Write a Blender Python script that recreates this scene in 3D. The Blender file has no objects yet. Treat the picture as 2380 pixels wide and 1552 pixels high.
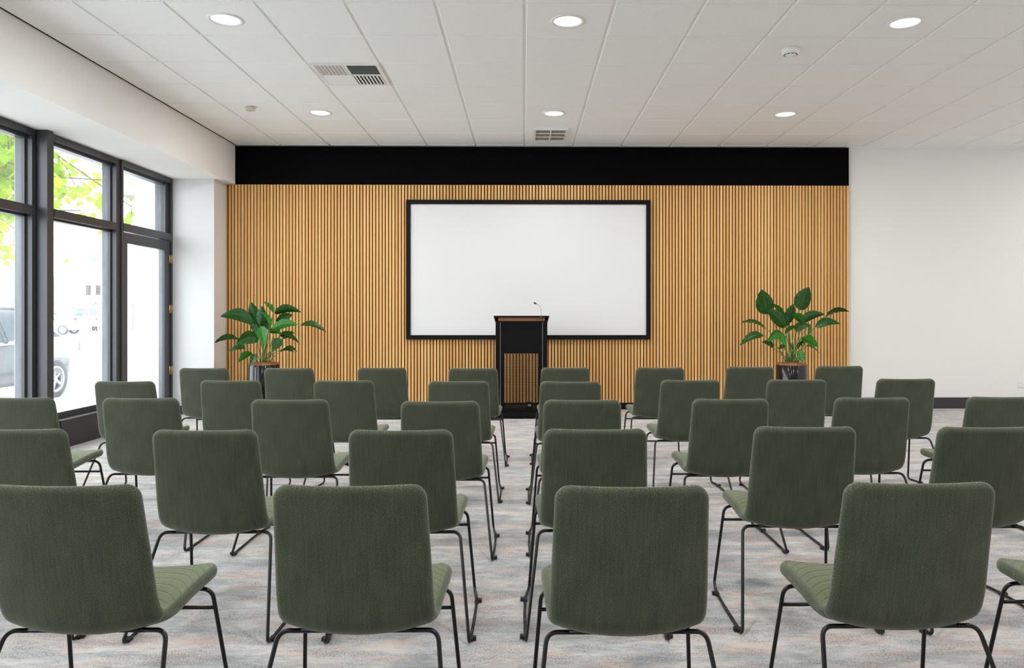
import bpy, bmesh, math, random
from mathutils import Vector, Matrix

S = bpy.context.scene
COL = S.collection
PI = math.pi

# ---------------------------------------------------------------- camera
FOC = 1728.0                                   # focal length in pixels of the 2380 px wide frame
YAW = math.atan(0.012)
cd = bpy.data.cameras.new('camera')
cam = bpy.data.objects.new('camera', cd)
COL.objects.link(cam)
cam.location = (0, 0, 1.19)
cam.rotation_euler = (PI / 2, 0, -YAW)
cd.sensor_fit = 'HORIZONTAL'
cd.sensor_width = 36.0
cd.lens = 36.0 * FOC / 2380.0
cd.shift_x = -(1218 + FOC * 0.012 - 1190) / 2380.0
cd.shift_y = -48.0 / 2380.0
cd.clip_start = 0.05
cd.clip_end = 400
S.camera = cam

# ---------------------------------------------------------------- sky and exposure
SKY = 5.6
w = bpy.data.worlds.new('world')
S.world = w
w.use_nodes = True
nt = w.node_tree
nt.nodes.clear()
wo = nt.nodes.new('ShaderNodeOutputWorld')
bg = nt.nodes.new('ShaderNodeBackground')
bg.inputs[0].default_value = (0.93, 0.965, 1.0, 1)
bg.inputs[1].default_value = SKY
nt.links.new(bg.outputs[0], wo.inputs[0])
S.view_settings.view_transform = 'Standard'
S.view_settings.look = 'None'
S.view_settings.exposure = 0.40
S.view_settings.gamma = 1.0
S.view_settings.use_curve_mapping = False
S.cycles.use_denoising = True
S.cycles.max_bounces = 10
S.cycles.diffuse_bounces = 6
S.cycles.transparent_max_bounces = 24
S.cycles.sample_clamp_indirect = 6
LAMP_W = 18.5                                  # each ceiling downlight
LAMP_COL = (1.0, 0.99, 0.975)

# ---------------------------------------------------------------- sizes
WALL_Y = 9.25
CEIL = 3.26
SLAT_Y = 9.19
BULK_X = -3.555
BULK_Z = 2.777
WIN_X = -4.15
RIGHT_X = 8.4
REAR_Y = -2.6


# ---------------------------------------------------------------- materials
def mat(name, col, rough=0.6, metal=0.0, sheen=0.0, coat=0.0, spec=0.5):
    m = bpy.data.materials.new(name)
    m.use_nodes = True
    b = m.node_tree.nodes['Principled BSDF']
    b.inputs['Base Color'].default_value = (*col, 1)
    b.inputs['Roughness'].default_value = rough
    b.inputs['Metallic'].default_value = metal
    b.inputs['Sheen Weight'].default_value = sheen
    b.inputs['Coat Weight'].default_value = coat
    b.inputs['Specular IOR Level'].default_value = spec
    return m


def N(m, kind, **kw):
    n = m.node_tree.nodes.new(kind)
    for k, v in kw.items():
        setattr(n, k, v)
    return n


def L(m, a, b):
    m.node_tree.links.new(a, b)


def bsdf(m):
    return m.node_tree.nodes['Principled BSDF']


def ramp(m, fac, stops):
    r = N(m, 'ShaderNodeValToRGB')
    e = r.color_ramp.elements
    e[0].position, e[0].color = stops[0][0], (*stops[0][1], 1)
    e[1].position, e[1].color = stops[-1][0], (*stops[-1][1], 1)
    for p, c in stops[1:-1]:
        x = e.new(p)
        x.color = (*c, 1)
    L(m, fac, r.inputs[0])
    return r.outputs[0]


def noise(m, vec, scale, map_scale=(1, 1, 1), detail=2.0, rough=0.5):
    mp = N(m, 'ShaderNodeMapping')
    mp.inputs['Scale'].default_value = map_scale
    L(m, vec, mp.inputs[0])
    n = N(m, 'ShaderNodeTexNoise')
    n.inputs['Scale'].default_value = scale
    n.inputs['Detail'].default_value = detail
    n.inputs['Roughness'].default_value = rough
    L(m, mp.outputs[0], n.inputs['Vector'])
    return n.outputs['Fac']


def mixc(m, fac, a, b, blend='MIX'):
    x = N(m, 'ShaderNodeMix', data_type='RGBA', blend_type=blend)
    for sock, v in ((x.inputs[0], fac), (x.inputs[6], a), (x.inputs[7], b)):
        if isinstance(v, (int, float)):
            sock.default_value = v
        elif isinstance(v, tuple):
            sock.default_value = (*v, 1)
        else:
            L(m, v, sock)
    return x.outputs[2]


def math_n(m, op, a, b=None, c=None):
    x = N(m, 'ShaderNodeMath', operation=op)
    for i, v in enumerate((a, b, c)):
        if v is None:
            continue
        if isinstance(v, (int, float)):
            x.inputs[i].default_value = v
        else:
            L(m, v, x.inputs[i])
    return x.outputs[0]


def bump(m, h, strength, dist):
    b = N(m, 'ShaderNodeBump')
    b.inputs['Strength'].default_value = strength
    b.inputs['Distance'].default_value = dist
    L(m, h, b.inputs['Height'])
    L(m, b.outputs[0], bsdf(m).inputs['Normal'])
    return b


def objco(m):
    return N(m, 'ShaderNodeTexCoord').outputs['Object']


def uvco(m):
    return N(m, 'ShaderNodeTexCoord').outputs['UV']


def make_fabric(name, dark, mid, light, stitches):
    m = mat(name, mid, 0.92, sheen=0.32, spec=0.25)
    bsdf(m).inputs['Sheen Roughness'].default_value = 0.45
    bsdf(m).inputs['Sheen Tint'].default_value = (0.9, 0.95, 0.78, 1)
    uv = uvco(m)
    a = noise(m, uv, 1.0, (400, 1150, 1), 1.5)
    b = noise(m, uv, 1.0, (1100, 430, 1), 1.5)
    g = math_n(m, 'ADD', a, b)
    g = math_n(m, 'MULTIPLY', g, 0.5)
    c = ramp(m, g, [(0.36, dark), (0.5, mid), (0.66, light)])
    big = math_n(m, 'MULTIPLY', math_n(m, 'ADD', noise(m, uv, 14.0, (1, 0.6, 1), 3.0), noise(m, uv, 1.0, (170, 7, 1), 2.0)), 0.5)
    v = ramp(m, big, [(0.36, (0.78, 0.79, 0.83)), (0.64, (1.14, 1.14, 1.08))])
    c = mixc(m, 1.0, c, v, 'MULTIPLY')
    h = g
    if stitches:
        sp = N(m, 'ShaderNodeSeparateXYZ')
        L(m, uv, sp.inputs[0])
        uu = math_n(m, 'MULTIPLY', sp.outputs[0], sp.outputs[0])
        u4 = math_n(m, 'MULTIPLY', uu, uu)
        ph = math_n(m, 'MULTIPLY_ADD', u4, 1300.0, math_n(m, 'MULTIPLY_ADD', uu, 12.0, math_n(m, 'MULTIPLY', sp.outputs[1], 27.0)))
        fr = math_n(m, 'PINGPONG', ph, 0.5)          # 0 at each seam
        ln = N(m, 'ShaderNodeMapRange', interpolation_type='SMOOTHSTEP')
        ln.inputs[1].default_value, ln.inputs[2].default_value = 0.0, 0.16
        ln.inputs[3].default_value, ln.inputs[4].default_value = 0.0, 1.0
        L(m, fr, ln.inputs[0])
        dk = N(m, 'ShaderNodeMapRange')
        dk.inputs[1].default_value, dk.inputs[2].default_value = 0.0, 0.05
        dk.inputs[3].default_value, dk.inputs[4].default_value = 0.45, 1.0
        L(m, fr, dk.inputs[0])
        cc = N(m, 'ShaderNodeCombineXYZ')
        for i in range(3):
            L(m, dk.outputs[0], cc.inputs[i])
        c = mixc(m, 1.0, c, cc.outputs[0], 'MULTIPLY')
        h = math_n(m, 'MULTIPLY_ADD', ln.outputs[0], 2.6, math_n(m, 'MULTIPLY', g, 0.5))
        bump(m, h, 0.45, 0.0015)
    else:
        bump(m, h, 0.6, 0.0012)
    L(m, c, bsdf(m).inputs['Base Color'])
    return m


M = {}
M['fabric'] = make_fabric('green_fabric', (0.011, 0.015, 0.009), (0.052, 0.061, 0.040), (0.172, 0.186, 0.132), False)
M['quilt'] = make_fabric('green_quilted_fabric', (0.024, 0.032, 0.014), (0.074, 0.088, 0.041), (0.18, 0.198, 0.11), True)
M['tube'] = mat('black_powder_coat', (0.006, 0.006, 0.0065), 0.32, spec=0.4)
M['glide'] = mat('black_plastic', (0.01, 0.01, 0.011), 0.5)
M['white_paint'] = mat('white_wall_paint', (0.82, 0.81, 0.795), 0.75, spec=0.3)
M['cool_white'] = mat('white_gloss_paint', (0.66, 0.66, 0.66), 0.55)
M['black_wall'] = mat('black_wall_paint', (0.0028, 0.0028, 0.0031), 0.8, spec=0.03)
M['frame'] = mat('charcoal_window_metal', (0.050, 0.053, 0.060), 0.34, metal=0.25)
M['kick'] = mat('charcoal_kick_board', (0.018, 0.018, 0.021), 0.5)
M['gap'] = mat('black_felt', (0.004, 0.004, 0.004), 0.95, spec=0.1)
M['screen_frame'] = mat('black_screen_frame', (0.006, 0.006, 0.007), 0.5, spec=0.12)
M['screen'] = mat('white_projection_cloth', (0.70, 0.705, 0.71), 0.8, spec=0.1)
M['podium'] = mat('black_laminate', (0.004, 0.004, 0.0045), 0.5, spec=0.12)
M['metal'] = mat('brushed_metal', (0.45, 0.43, 0.40), 0.35, metal=1.0)
M['brass'] = mat('brass', (0.75, 0.48, 0.16), 0.3, metal=1.0)
M['pot'] = mat('glossy_black_glaze', (0.004, 0.0045, 0.006), 0.10)
M['white_plastic'] = mat('white_plastic', (0.82, 0.82, 0.81), 0.4)
M['cream_plastic'] = mat('cream_plastic', (0.62, 0.60, 0.50), 0.5)
M['slot'] = mat('dark_slot', (0.02, 0.02, 0.02), 0.8)
M['baseboard'] = mat('charcoal_vinyl_base', (0.035, 0.034, 0.038), 0.45)
M['concrete'] = mat('pale_concrete', (0.30, 0.31, 0.31), 0.85)
M['grey_mark'] = mat('white_socket_print', (0.7, 0.7, 0.7), 0.5)

# ceiling tile: fine fissured speckle
m = mat('mineral_fibre_tile', (0.76, 0.765, 0.76), 0.9, spec=0.2)
sp_ = noise(m, objco(m), 95.0, (1, 1, 1), 4.0, 0.7)
L(m, ramp(m, sp_, [(0.28, (0.72, 0.72, 0.715)), (0.42, (0.885, 0.885, 0.875)), (1.0, (0.91, 0.91, 0.90))]), bsdf(m).inputs['Base Color'])
M['tile'] = m
M['tee'] = mat('white_ceiling_grid', (0.86, 0.86, 0.85), 0.5)

# carpet: broken horizontal streaks of blue grey, pink and pale grey
m = mat('streaked_carpet', (0.4, 0.4, 0.4), 0.95, sheen=0.15, spec=0.1)
co = objco(m)
pa = noise(m, co, 2.6, (0.7, 1.6, 1), 6.0, 0.68)
base = ramp(m, pa, [(0.32, (0.33, 0.34, 0.355)), (0.44, (0.455, 0.46, 0.465)), (0.52, (0.56, 0.555, 0.54)), (0.60, (0.55, 0.485, 0.45)), (0.72, (0.50, 0.49, 0.475))])
st = noise(m, co, 9.0, (2.4, 8.5, 1), 6.0, 0.8)
base = mixc(m, 1.0, base, ramp(m, st, [(0.34, (0.70, 0.71, 0.73)), (0.48, (0.97, 0.97, 0.97)), (0.68, (1.10, 1.09, 1.07))]), 'MULTIPLY')
pink = ramp(m, noise(m, co, 4.6, (0.6, 2.2, 1), 5.0, 0.7), [(0.52, (0, 0, 0)), (0.64, (0.8, 0.8, 0.8))])
base = mixc(m, pink, base, (0.58, 0.44, 0.375))
fine = noise(m, co, 130.0, (1.1, 2.0, 1), 3.0, 0.9)
patch = ramp(m, noise(m, co, 4.6, (0.8, 2.4, 1), 5.0, 0.72), [(0.40, (0.12, 0.12, 0.12)), (0.58, (1, 1, 1))])
dk = ramp(m, fine, [(0.42, (0.28, 0.29, 0.32)), (0.56, (1, 1, 1))])
base = mixc(m, patch, base, mixc(m, 1.0, base, dk, 'MULTIPLY'))
L(m, base, bsdf(m).inputs['Base Color'])
bump(m, fine, 0.5, 0.003)
M['carpet'] = m

# oak slats: each slat its own tone, grain along the slat
m = mat('oak_slats', (0.6, 0.35, 0.14), 0.55, spec=0.3)
co = objco(m)
sx = N(m, 'ShaderNodeSeparateXYZ')
L(m, co, sx.inputs[0])
idx = math_n(m, 'FLOOR', math_n(m, 'DIVIDE', math_n(m, 'ADD', sx.outputs[0], 0.0115), 0.0394))
wn = N(m, 'ShaderNodeTexWhiteNoise', noise_dimensions='1D')
L(m, idx, wn.inputs['W'])
tone = ramp(m, wn.outputs[0], [(0.0, (0.62, 0.325, 0.105)), (0.5, (0.71, 0.395, 0.14)), (1.0, (0.79, 0.47, 0.185))])
gr = noise(m, co, 1.0, (160, 1, 1.6), 3.0)
tone = mixc(m, 1.0, tone, ramp(m, gr, [(0.3, (0.86, 0.83, 0.78)), (0.7, (1.1, 1.12, 1.15))]), 'MULTIPLY')
L(m, tone, bsdf(m).inputs['Base Color'])
M['slat'] = m

m = mat('brown_timber', (0.26, 0.11, 0.04), 0.5)
M['timber'] = m

# coir mulch
m = mat('coir_mulch', (0.36, 0.16, 0.06), 0.95)
n_ = noise(m, objco(m), 120.0, (1, 1, 1), 4.0, 0.8)
L(m, ramp(m, n_, [(0.35, (0.12, 0.045, 0.015)), (0.6, (0.48, 0.22, 0.09))]), bsdf(m).inputs['Base Color'])
M['coir'] = m


def leaf_mat(name, a, b, vein, rough, trans):
    m = mat(name, a, rough, spec=0.35)
    uv = uvco(m)
    sp = N(m, 'ShaderNodeSeparateXYZ')
    L(m, uv, sp.inputs[0])
    au = math_n(m, 'ABSOLUTE', sp.outputs[0])
    # side veins sweep forward from the midrib
    ph = math_n(m, 'MULTIPLY_ADD', au, -5.0, math_n(m, 'MULTIPLY', sp.outputs[1], 13.0))
    fr = math_n(m, 'PINGPONG', ph, 0.5)
    c0 = ramp(m, noise(m, uv, 3.0, (1, 1, 1), 2.0), [(0.3, a), (0.7, b)])
    rib = ramp(m, au, [(0.0, (1, 1, 1)), (0.07, (0, 0, 0))])
    vv = ramp(m, fr, [(0.0, (0.4, 0.4, 0.4)), (0.14, (0, 0, 0))])
    c1 = mixc(m, vv, c0, vein)
    c1 = mixc(m, rib, c1, vein)
    L(m, c1, bsdf(m).inputs['Base Color'])
    bump(m, fr, 0.16, 0.003)
    if trans:
        bsdf(m).inputs['Transmission Weight'].default_value = 0.0
        out = m.node_tree.nodes['Material Output']
        tr = N(m, 'ShaderNodeBsdfTranslucent')
        L(m, c1, tr.inputs[0])
        mx = N(m, 'ShaderNodeMixShader')
        mx.inputs[0].default_value = trans
        L(m, bsdf(m).outputs[0], mx.inputs[1])
        L(m, tr.outputs[0], mx.inputs[2])
        L(m, mx.outputs[0], out.inputs[0])
    return m


M['leaf'] = leaf_mat('glossy_dark_leaf', (0.0025, 0.032, 0.001), (0.008, 0.074, 0.002), (0.03, 0.13, 0.007), 0.40, 0.05)
M['leaf_light'] = leaf_mat('glossy_pale_leaf', (0.008, 0.10, 0.003), (0.018, 0.165, 0.005), (0.07, 0.27, 0.025), 0.38, 0.08)  # lighter green variant, chosen leaf by leaf
M['stalk'] = mat('leaf_stalk', (0.05, 0.17, 0.03), 0.45)

m = leaf_mat('plane_tree_leaf', (0.16, 0.30, 0.012), (0.34, 0.44, 0.02), (0.34, 0.40, 0.03), 0.6, 0.5)
M['tree_leaf'] = m
M['bark'] = mat('tree_bark', (0.16, 0.12, 0.08), 0.9)


def glass_mat(name, veil):
    m = bpy.data.materials.new(name)
    m.use_nodes = True
    t = m.node_tree
    t.nodes.clear()
    out = t.nodes.new('ShaderNodeOutputMaterial')
    tr = t.nodes.new('ShaderNodeBsdfTransparent')
    tr.inputs[0].default_value = (0.93, 0.95, 0.95, 1)
    gl = t.nodes.new('ShaderNodeBsdfGlossy')
    gl.inputs['Roughness'].default_value = 0.0
    lw = t.nodes.new('ShaderNodeLayerWeight')
    lw.inputs[0].default_value = 0.5
    pw = t.nodes.new('ShaderNodeMath')
    pw.operation = 'POWER'
    pw.inputs[1].default_value = 4.0
    t.links.new(lw.outputs['Facing'], pw.inputs[0])
    fr = t.nodes.new('ShaderNodeMath')
    fr.operation = 'MULTIPLY_ADD'
    fr.inputs[1].default_value = 0.5
    fr.inputs[2].default_value = 0.02
    t.links.new(pw.outputs[0], fr.inputs[0])
    m1 = t.nodes.new('ShaderNodeMixShader')
    t.links.new(fr.outputs[0], m1.inputs[0])
    t.links.new(tr.outputs[0], m1.inputs[1])
    t.links.new(gl.outputs[0], m1.inputs[2])
    # slight smudges; the translucent veil also mimics the washed-out daylight haze
    tl = t.nodes.new('ShaderNodeBsdfTranslucent')
    tl.inputs[0].default_value = (0.9, 0.95, 1.0, 1)
    tc = t.nodes.new('ShaderNodeTexCoord')
    mp = t.nodes.new('ShaderNodeMapping')
    mp.inputs['Scale'].default_value = (3, 3, 0.5)
    nz = t.nodes.new('ShaderNodeTexNoise')
    nz.inputs['Scale'].default_value = 3.0
    nz.inputs['Detail'].default_value = 6.0
    t.links.new(tc.outputs['Object'], mp.inputs[0])
    t.links.new(mp.outputs[0], nz.inputs['Vector'])
    ml = t.nodes.new('ShaderNodeMath')
    ml.operation = 'MULTIPLY'
    ml.inputs[1].default_value = veil * 2
    t.links.new(nz.outputs['Fac'], ml.inputs[0])
    m2 = t.nodes.new('ShaderNodeMixShader')
    t.links.new(ml.outputs[0], m2.inputs[0])
    t.links.new(m1.outputs[0], m2.inputs[1])
    t.links.new(tl.outputs[0], m2.inputs[2])
    t.links.new(m2.outputs[0], out.inputs[0])
    return m


M['glass'] = glass_mat('window_glass', 0.02)
M['glass_hazy'] = glass_mat('hazy_window_glass', 0.035)  # stronger veil on lower panes, standing in for daylight haze
M['lamp_glow'] = bpy.data.materials.new('lamp_diffuser')
M['lamp_glow'].use_nodes = True
_b = bsdf(M['lamp_glow'])
_b.inputs['Base Color'].default_value = (0.9, 0.9, 0.9, 1)
_b.inputs['Emission Color'].default_value = (1.0, 0.985, 0.96, 1)
_b.inputs['Emission Strength'].default_value = 0.55


# ---------------------------------------------------------------- mesh helpers
def link(name, me, parent=None):
    o = bpy.data.objects.new(name, me)
    COL.objects.link(o)
    if parent:
        o.parent = parent
    return o


def obj(name, bm, m, parent=None, smooth=False):
    me = bpy.data.meshes.new(name)
    bmesh.ops.recalc_face_normals(bm, faces=bm.faces)
    bm.to_mesh(me)
    bm.free()
    for x in (m if isinstance(m, (list, tuple)) else [m]):
        me.materials.append(x)
    if smooth:
        me.polygons.foreach_set('use_smooth', [True] * len(me.polygons))
    return link(name, me, parent)


def thing(name, label, cat, loc=(0, 0, 0), rotz=0.0, group=None):
    o = bpy.data.objects.new(name, None)
    o.empty_display_size = 0.1
    COL.objects.link(o)
    o.location = loc
    o.rotation_euler = (0, 0, rotz)
    return tag(o, label, cat, group)


def tag(o, label, cat, group=None, kind=None):
    o['label'] = label
    o['category'] = cat
    if group:
        o['group'] = group
    if kind:
        o['kind'] = kind
    return o


def struct(o):
    o['kind'] = 'structure'
    return o


def box(bm, x0, x1, y0, y1, z0, z1, bev=0.0):
    vs = [bm.verts.new(p) for p in ((x0, y0, z0), (x1, y0, z0), (x1, y1, z0), (x0, y1, z0), (x0, y0, z1), (x1, y0, z1), (x1, y1, z1), (x0, y1, z1))]
    fs = [bm.faces.new([vs[i] for i in f]) for f in ((0, 3, 2, 1), (4, 5, 6, 7), (0, 1, 5, 4), (1, 2, 6, 5), (2, 3, 7, 6), (3, 0, 4, 7))]
    if bev > 0:
        es = {e for f in fs for e in f.edges}
        bmesh.ops.bevel(bm, geom=list(es), offset=bev, segments=2, affect='EDGES', profile=0.5)
    return bm


def bx(*a, bev=0.0):
    return box(bmesh.new(), *a, bev=bev)


def fillet(pts, radii, seg=6):
    out = [Vector(pts[0])]
    for i in range(1, len(pts) - 1):
        p, a, b = Vector(pts[i]), Vector(pts[i - 1]), Vector(pts[i + 1])
        r = radii[i - 1] if isinstance(radii, (list, tuple)) else radii
        da, db = (a - p), (b - p)
        r = min(r, da.length * 0.49, db.length * 0.49)
        s, e = p + da.normalized() * r, p + db.normalized() * r
        for k in range(seg + 1):
            t = k / seg
            out.append((1 - t) ** 2 * s + 2 * t * (1 - t) * p + t * t * e)
    out.append(Vector(pts[-1]))
    return out


def tube(bm, pts, r, n=10, cap=True):
    pts = [Vector(p) for p in pts]
    rs = r if isinstance(r, (list, tuple)) else [r] * len(pts)
    rings = []
    up = None
    for i, p in enumerate(pts):
        t = (pts[min(i + 1, len(pts) - 1)] - pts[max(i - 1, 0)]).normalized()
        if up is None:
            up = t.orthogonal().normalized()
        up = (up - t * up.dot(t)).normalized()
        sd = t.cross(up)
        rings.append([bm.verts.new(p + (up * math.cos(2 * PI * k / n) + sd * math.sin(2 * PI * k / n)) * rs[i]) for k in range(n)])
    for a, b in zip(rings, rings[1:]):
        for k in range(n):
            bm.faces.new((a[k], a[(k + 1) % n], b[(k + 1) % n], b[k]))
    if cap:
        bm.faces.new(rings[0][::-1])
        bm.faces.new(rings[-1])
    return bm


def lathe(bm, prof, n=40, c=(0, 0), closed=False):
    rings = []
    for r, z in prof:
        if r < 1e-5:
            rings.append([bm.verts.new((c[0], c[1], z))] * n)
        else:
            rings.append([bm.verts.new((c[0] + r * math.cos(2 * PI * k / n), c[1] + r * math.sin(2 * PI * k / n), z)) for k in range(n)])
    for a, b in zip(rings, rings[1:]):
        for k in range(n):
            vs = []
            for v in (a[k], a[(k + 1) % n], b[(k + 1) % n], b[k]):
                if v not in vs:
                    vs.append(v)
            if len(vs) > 2:
                bm.faces.new(vs)
    return bm


def dup(root):
    r = root.copy()
    COL.objects.link(r)
    for ch in list(root.children):
        c = ch.copy()
        COL.objects.link(c)
        c.parent = r
        for g in list(ch.children):
            d = g.copy()
            COL.objects.link(d)
            d.parent = c
    return r


# ================================================================ the room
struct(obj('floor', bx(-4.6, RIGHT_X + 0.2, REAR_Y - 0.2, WALL_Y + 0.2, -0.12, 0), M['carpet']))
struct(obj('wall_back', bx(-4.6, RIGHT_X + 0.2, WALL_Y, WALL_Y + 0.2, 0, 3.5), M['white_paint']))
struct(obj('wall_right', bx(RIGHT_X, RIGHT_X + 0.2, REAR_Y, WALL_Y, 0, 3.5), M['white_paint']))
struct(obj('wall_rear', bx(-4.6, RIGHT_X + 0.2, REAR_Y - 0.2, REAR_Y, 0, 3.5), M['white_paint']))

# ceiling: suspended grid with tiles standing 8 mm below the tees
bm = bmesh.new()
GX = [0.006 + 0.6 * k for k in range(-6, 15)]
GY = [4.970 + 0.597 * k for k in range(-13, 9)]
g = 0.011
for i in range(len(GX) - 1):
    for j in range(len(GY) - 1):
        x0, x1 = max(GX[i] + g, BULK_X + 0.012), min(GX[i + 1] - g, RIGHT_X)
        y0, y1 = max(GY[j] + g, REAR_Y), min(GY[j + 1] - g, WALL_Y - 0.01)
        if x1 - x0 < 0.02 or y1 - y0 < 0.02:
            continue
        b = 0.005
        z = CEIL
        lo = [bm.verts.new(p) for p in ((x0 + b, y0 + b, z), (x1 - b, y0 + b, z), (x1 - b, y1 - b, z), (x0 + b, y1 - b, z))]
        mi = [bm.verts.new(p) for p in ((x0, y0, z + 0.004), (x1, y0, z + 0.004), (x1, y1, z + 0.004), (x0, y1, z + 0.004))]
        hi = [bm.verts.new((v.co.x, v.co.y, z + 0.03)) for v in mi]
        bm.faces.new(lo[::-1])
        for k in range(4):
            bm.faces.new((lo[k], lo[(k + 1) % 4], mi[(k + 1) % 4], mi[k]))
            bm.faces.new((mi[k], mi[(k + 1) % 4], hi[(k + 1) % 4], hi[k]))
ceil_o = struct(obj('ceiling', bm, M['tile']))
bm = bmesh.new()
box(bm, BULK_X - 0.02, RIGHT_X, REAR_Y, WALL_Y, CEIL + 0.008, CEIL + 0.03)
struct(obj('ceiling_grid', bm, M['tee'], ceil_o))
bm = bmesh.new()
box(bm, BULK_X, 8.35, WALL_Y - 0.022, WALL_Y, CEIL - 0.012, CEIL + 0.006)
struct(obj('trim_1', bm, M['tee']))

# bulkhead over the windows and the pier in the corner
struct(obj('wall_bulkhead', bx(-4.6, BULK_X, REAR_Y, WALL_Y, BULK_Z, 3.5), M['white_paint']))
struct(obj('wall_pier', bx(-4.6, -3.665, 8.835, WALL_Y, 0, BULK_Z), M['cool_white']))
struct(obj('trim_2', bx(BULK_X, BULK_X + 0.008, REAR_Y, WALL_Y - 0.02, CEIL - 0.001, CEIL + 0.008), M['slot']))
struct(obj('wall_left', bx(-4.35, WIN_X, REAR_Y, 0.6, 0, BULK_Z), M['white_paint']))

# black fascia above the slats, baseboards
struct(obj('wall_fascia', bx(BULK_X, 4.037, SLAT_Y + 0.004, WALL_Y, 2.775, CEIL - 0.012), M['black_wall']))
struct(obj('baseboard_back', bx(4.037, RIGHT_X, WALL_Y - 0.014, WALL_Y, 0, 0.138, bev=0.003), M['baseboard']))
struct(obj('baseboard_panel', bx(-3.66, 4.037, SLAT_Y - 0.004, WALL_Y, 0, 0.085, bev=0.003), M['screen_frame']))
struct(obj('baseboard_pier', bx(-4.14, -3.652, 8.822, 8.835, 0, 0.1), M['baseboard']))
struct(obj('baseboard_right', bx(RIGHT_X - 0.014, RIGHT_X, REAR_Y, WALL_Y - 0.014, 0, 0.138), M['baseboard']))

# slatted acoustic panelling
panel = struct(obj('wall_panelling', bx(-3.66, 4.037, SLAT_Y + 0.014, WALL_Y, 0.085, 2.775), M['gap']))
bm = bmesh.new()
x = -3.655
PIT = 0.0394
k = round(-3.62 / PIT)
while k * PIT + 0.017 < 4.038:
    box(bm, k * PIT - 0.0105, k * PIT + 0.017, SLAT_Y, SLAT_Y + 0.014, 0.085, 2.775)
    k += 1
box(bm, -3.66, -3.652, SLAT_Y - 0.002, SLAT_Y + 0.014, 0.085, 2.775)
sl = obj('slats', bm, M['slat'], panel)
sl['label'] = 'oak slats'

# ---------------------------------------------------------------- windows along the left side
def window(n, y0, y1, X1, tz0=2.04, tz1=2.115, zb=0.27):
    """one bay: charcoal frame with transom light above a tall pane"""
    X0 = X1 - 0.145
    bm = bmesh.new()
    jw = 0.075
    # stepped head, jambs, transom, sill
    box(bm, X0, X1, y0, y1, 2.72, BULK_Z)
    box(bm, X0 + 0.02, X1 - 0.045, y0, y1, 2.69, 2.72)
    box(bm, X0, X1, y0, y0 + jw, zb, 2.72)
    box(bm, X0, X1, y1 - jw, y1, zb, 2.72)
    box(bm, X0 + 0.02, X1 - 0.05, y1 - jw - 0.022, y1 - jw, zb, 2.72)
    box(bm, X0, X1 + 0.006, y0 + jw, y1 - jw, tz0, tz1)
    box(bm, X0 + 0.02, X1 - 0.05, y0 + jw, y1 - jw, tz0 - 0.02, tz0)
    box(bm, X0, X1 + 0.015, y0, y1, zb - 0.02, zb + 0.035)
    f = struct(obj('window_%d' % n, bm, M['frame']))
    struct(obj('kick_board', bx(-4.2, -4.05, y0, y1, 0.0, zb - 0.02, bev=0.004), M['kick'], f))
    xg = X1 - 0.08
    a, b = y0 + jw, y1 - jw
    struct(obj('pane', bx(xg, xg + 0.008, a, b, zb + 0.03, tz0), M['glass_hazy'], f))
    struct(obj('pane', bx(xg, xg + 0.008, a, b, tz1, 2.70), M['glass'], f))
    return f


window(1, 6.56, 7.72, -4.165)
window(2, 4.55, 6.50, -4.218)
window(3, 2.60, 4.47, -4.218)
window(4, 0.60, 2.52, -4.218)
# steel posts standing between the bays
for i, py in enumerate((6.475, 4.47, 2.52)):
    p = struct(obj('trim_%d' % (3 + i), bx(-4.215, -4.118, py, py + 0.082, 0, BULK_Z, bev=0.004), M['frame']))

# door bay
bm = bmesh.new()
X0, X1 = -4.30, WIN_X
DY0, DY1 = 7.72, 8.835
box(bm, X0, X1, DY0, DY1, 2.72, BULK_Z)
box(bm, X0 + 0.02, X1 - 0.045, DY0, DY1, 2.69, 2.72)
box(bm, X0, X1, DY0, DY0 + 0.035, 0, 2.72)
box(bm, X0, X1, DY1 - 0.035, DY1, 0, 2.72)
box(bm, X0, X1 - 0.03, DY1 - 0.12, DY1 - 0.035, 2.12, 2.72)
box(bm, X0 + 0.004, X1 + 0.005, DY0 + 0.03, DY1 - 0.03, 2.045, 2.125)
fr = struct(obj('window_5', bm, M['frame']))
struct(obj('pane', bx(-4.235, -4.227, DY0 + 0.035, DY1 - 0.035, 2.125, 2.70), M['glass'], fr))
bm = bmesh.new()
a, b = DY0 + 0.04, DY1 - 0.04
box(bm, -4.215, -4.165, a, a + 0.10, 0.015, 2.035)
box(bm, -4.215, -4.165, b - 0.13, b, 0.015, 2.035)
box(bm, -4.215, -4.165, a + 0.10, b - 0.13, 1.925, 2.035)
box(bm, -4.215, -4.165, a + 0.10, b - 0.13, 0.015, 0.215)
door = struct(obj('door_1', bm, M['frame']))
struct(obj('pane', bx(-4.195, -4.187, a + 0.09, b - 0.12, 0.20, 1.94), M['glass_hazy'], door))
for z in (0.52, 1.24, 1.83):
    bm = bmesh.new()
    tube(bm, [(-4.150, b + 0.012, z - 0.05), (-4.150, b + 0.012, z + 0.05)], 0.0065, 12)
    box(bm, -4.164, -4.158, b - 0.02, b + 0.03, z - 0.05, z + 0.05)
    h_ = struct(obj('hinge', bm, M['brass'], door, True))
    h_['label'] = 'brass hinge'
# outer masonry reveals beside the posts
for i, (y0, y1) in enumerate(((6.50, 6.62), (4.47, 4.58), (2.52, 2.64), (0.4, 0.62))):
    struct(obj('wall_outer.%03d' % (i + 1), bx(-4.42, -4.365, y0, y1, -0.1, 2.9), M['concrete']))
struct(obj('wall_outer', bx(-4.47, -4.305, 8.84, 9.6, -0.1, 3.6), M['concrete']))
struct(obj('wall_lintel', bx(-4.40, -4.305, 0.4, 9.6, 2.80, 3.6), M['cool_white']))

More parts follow.
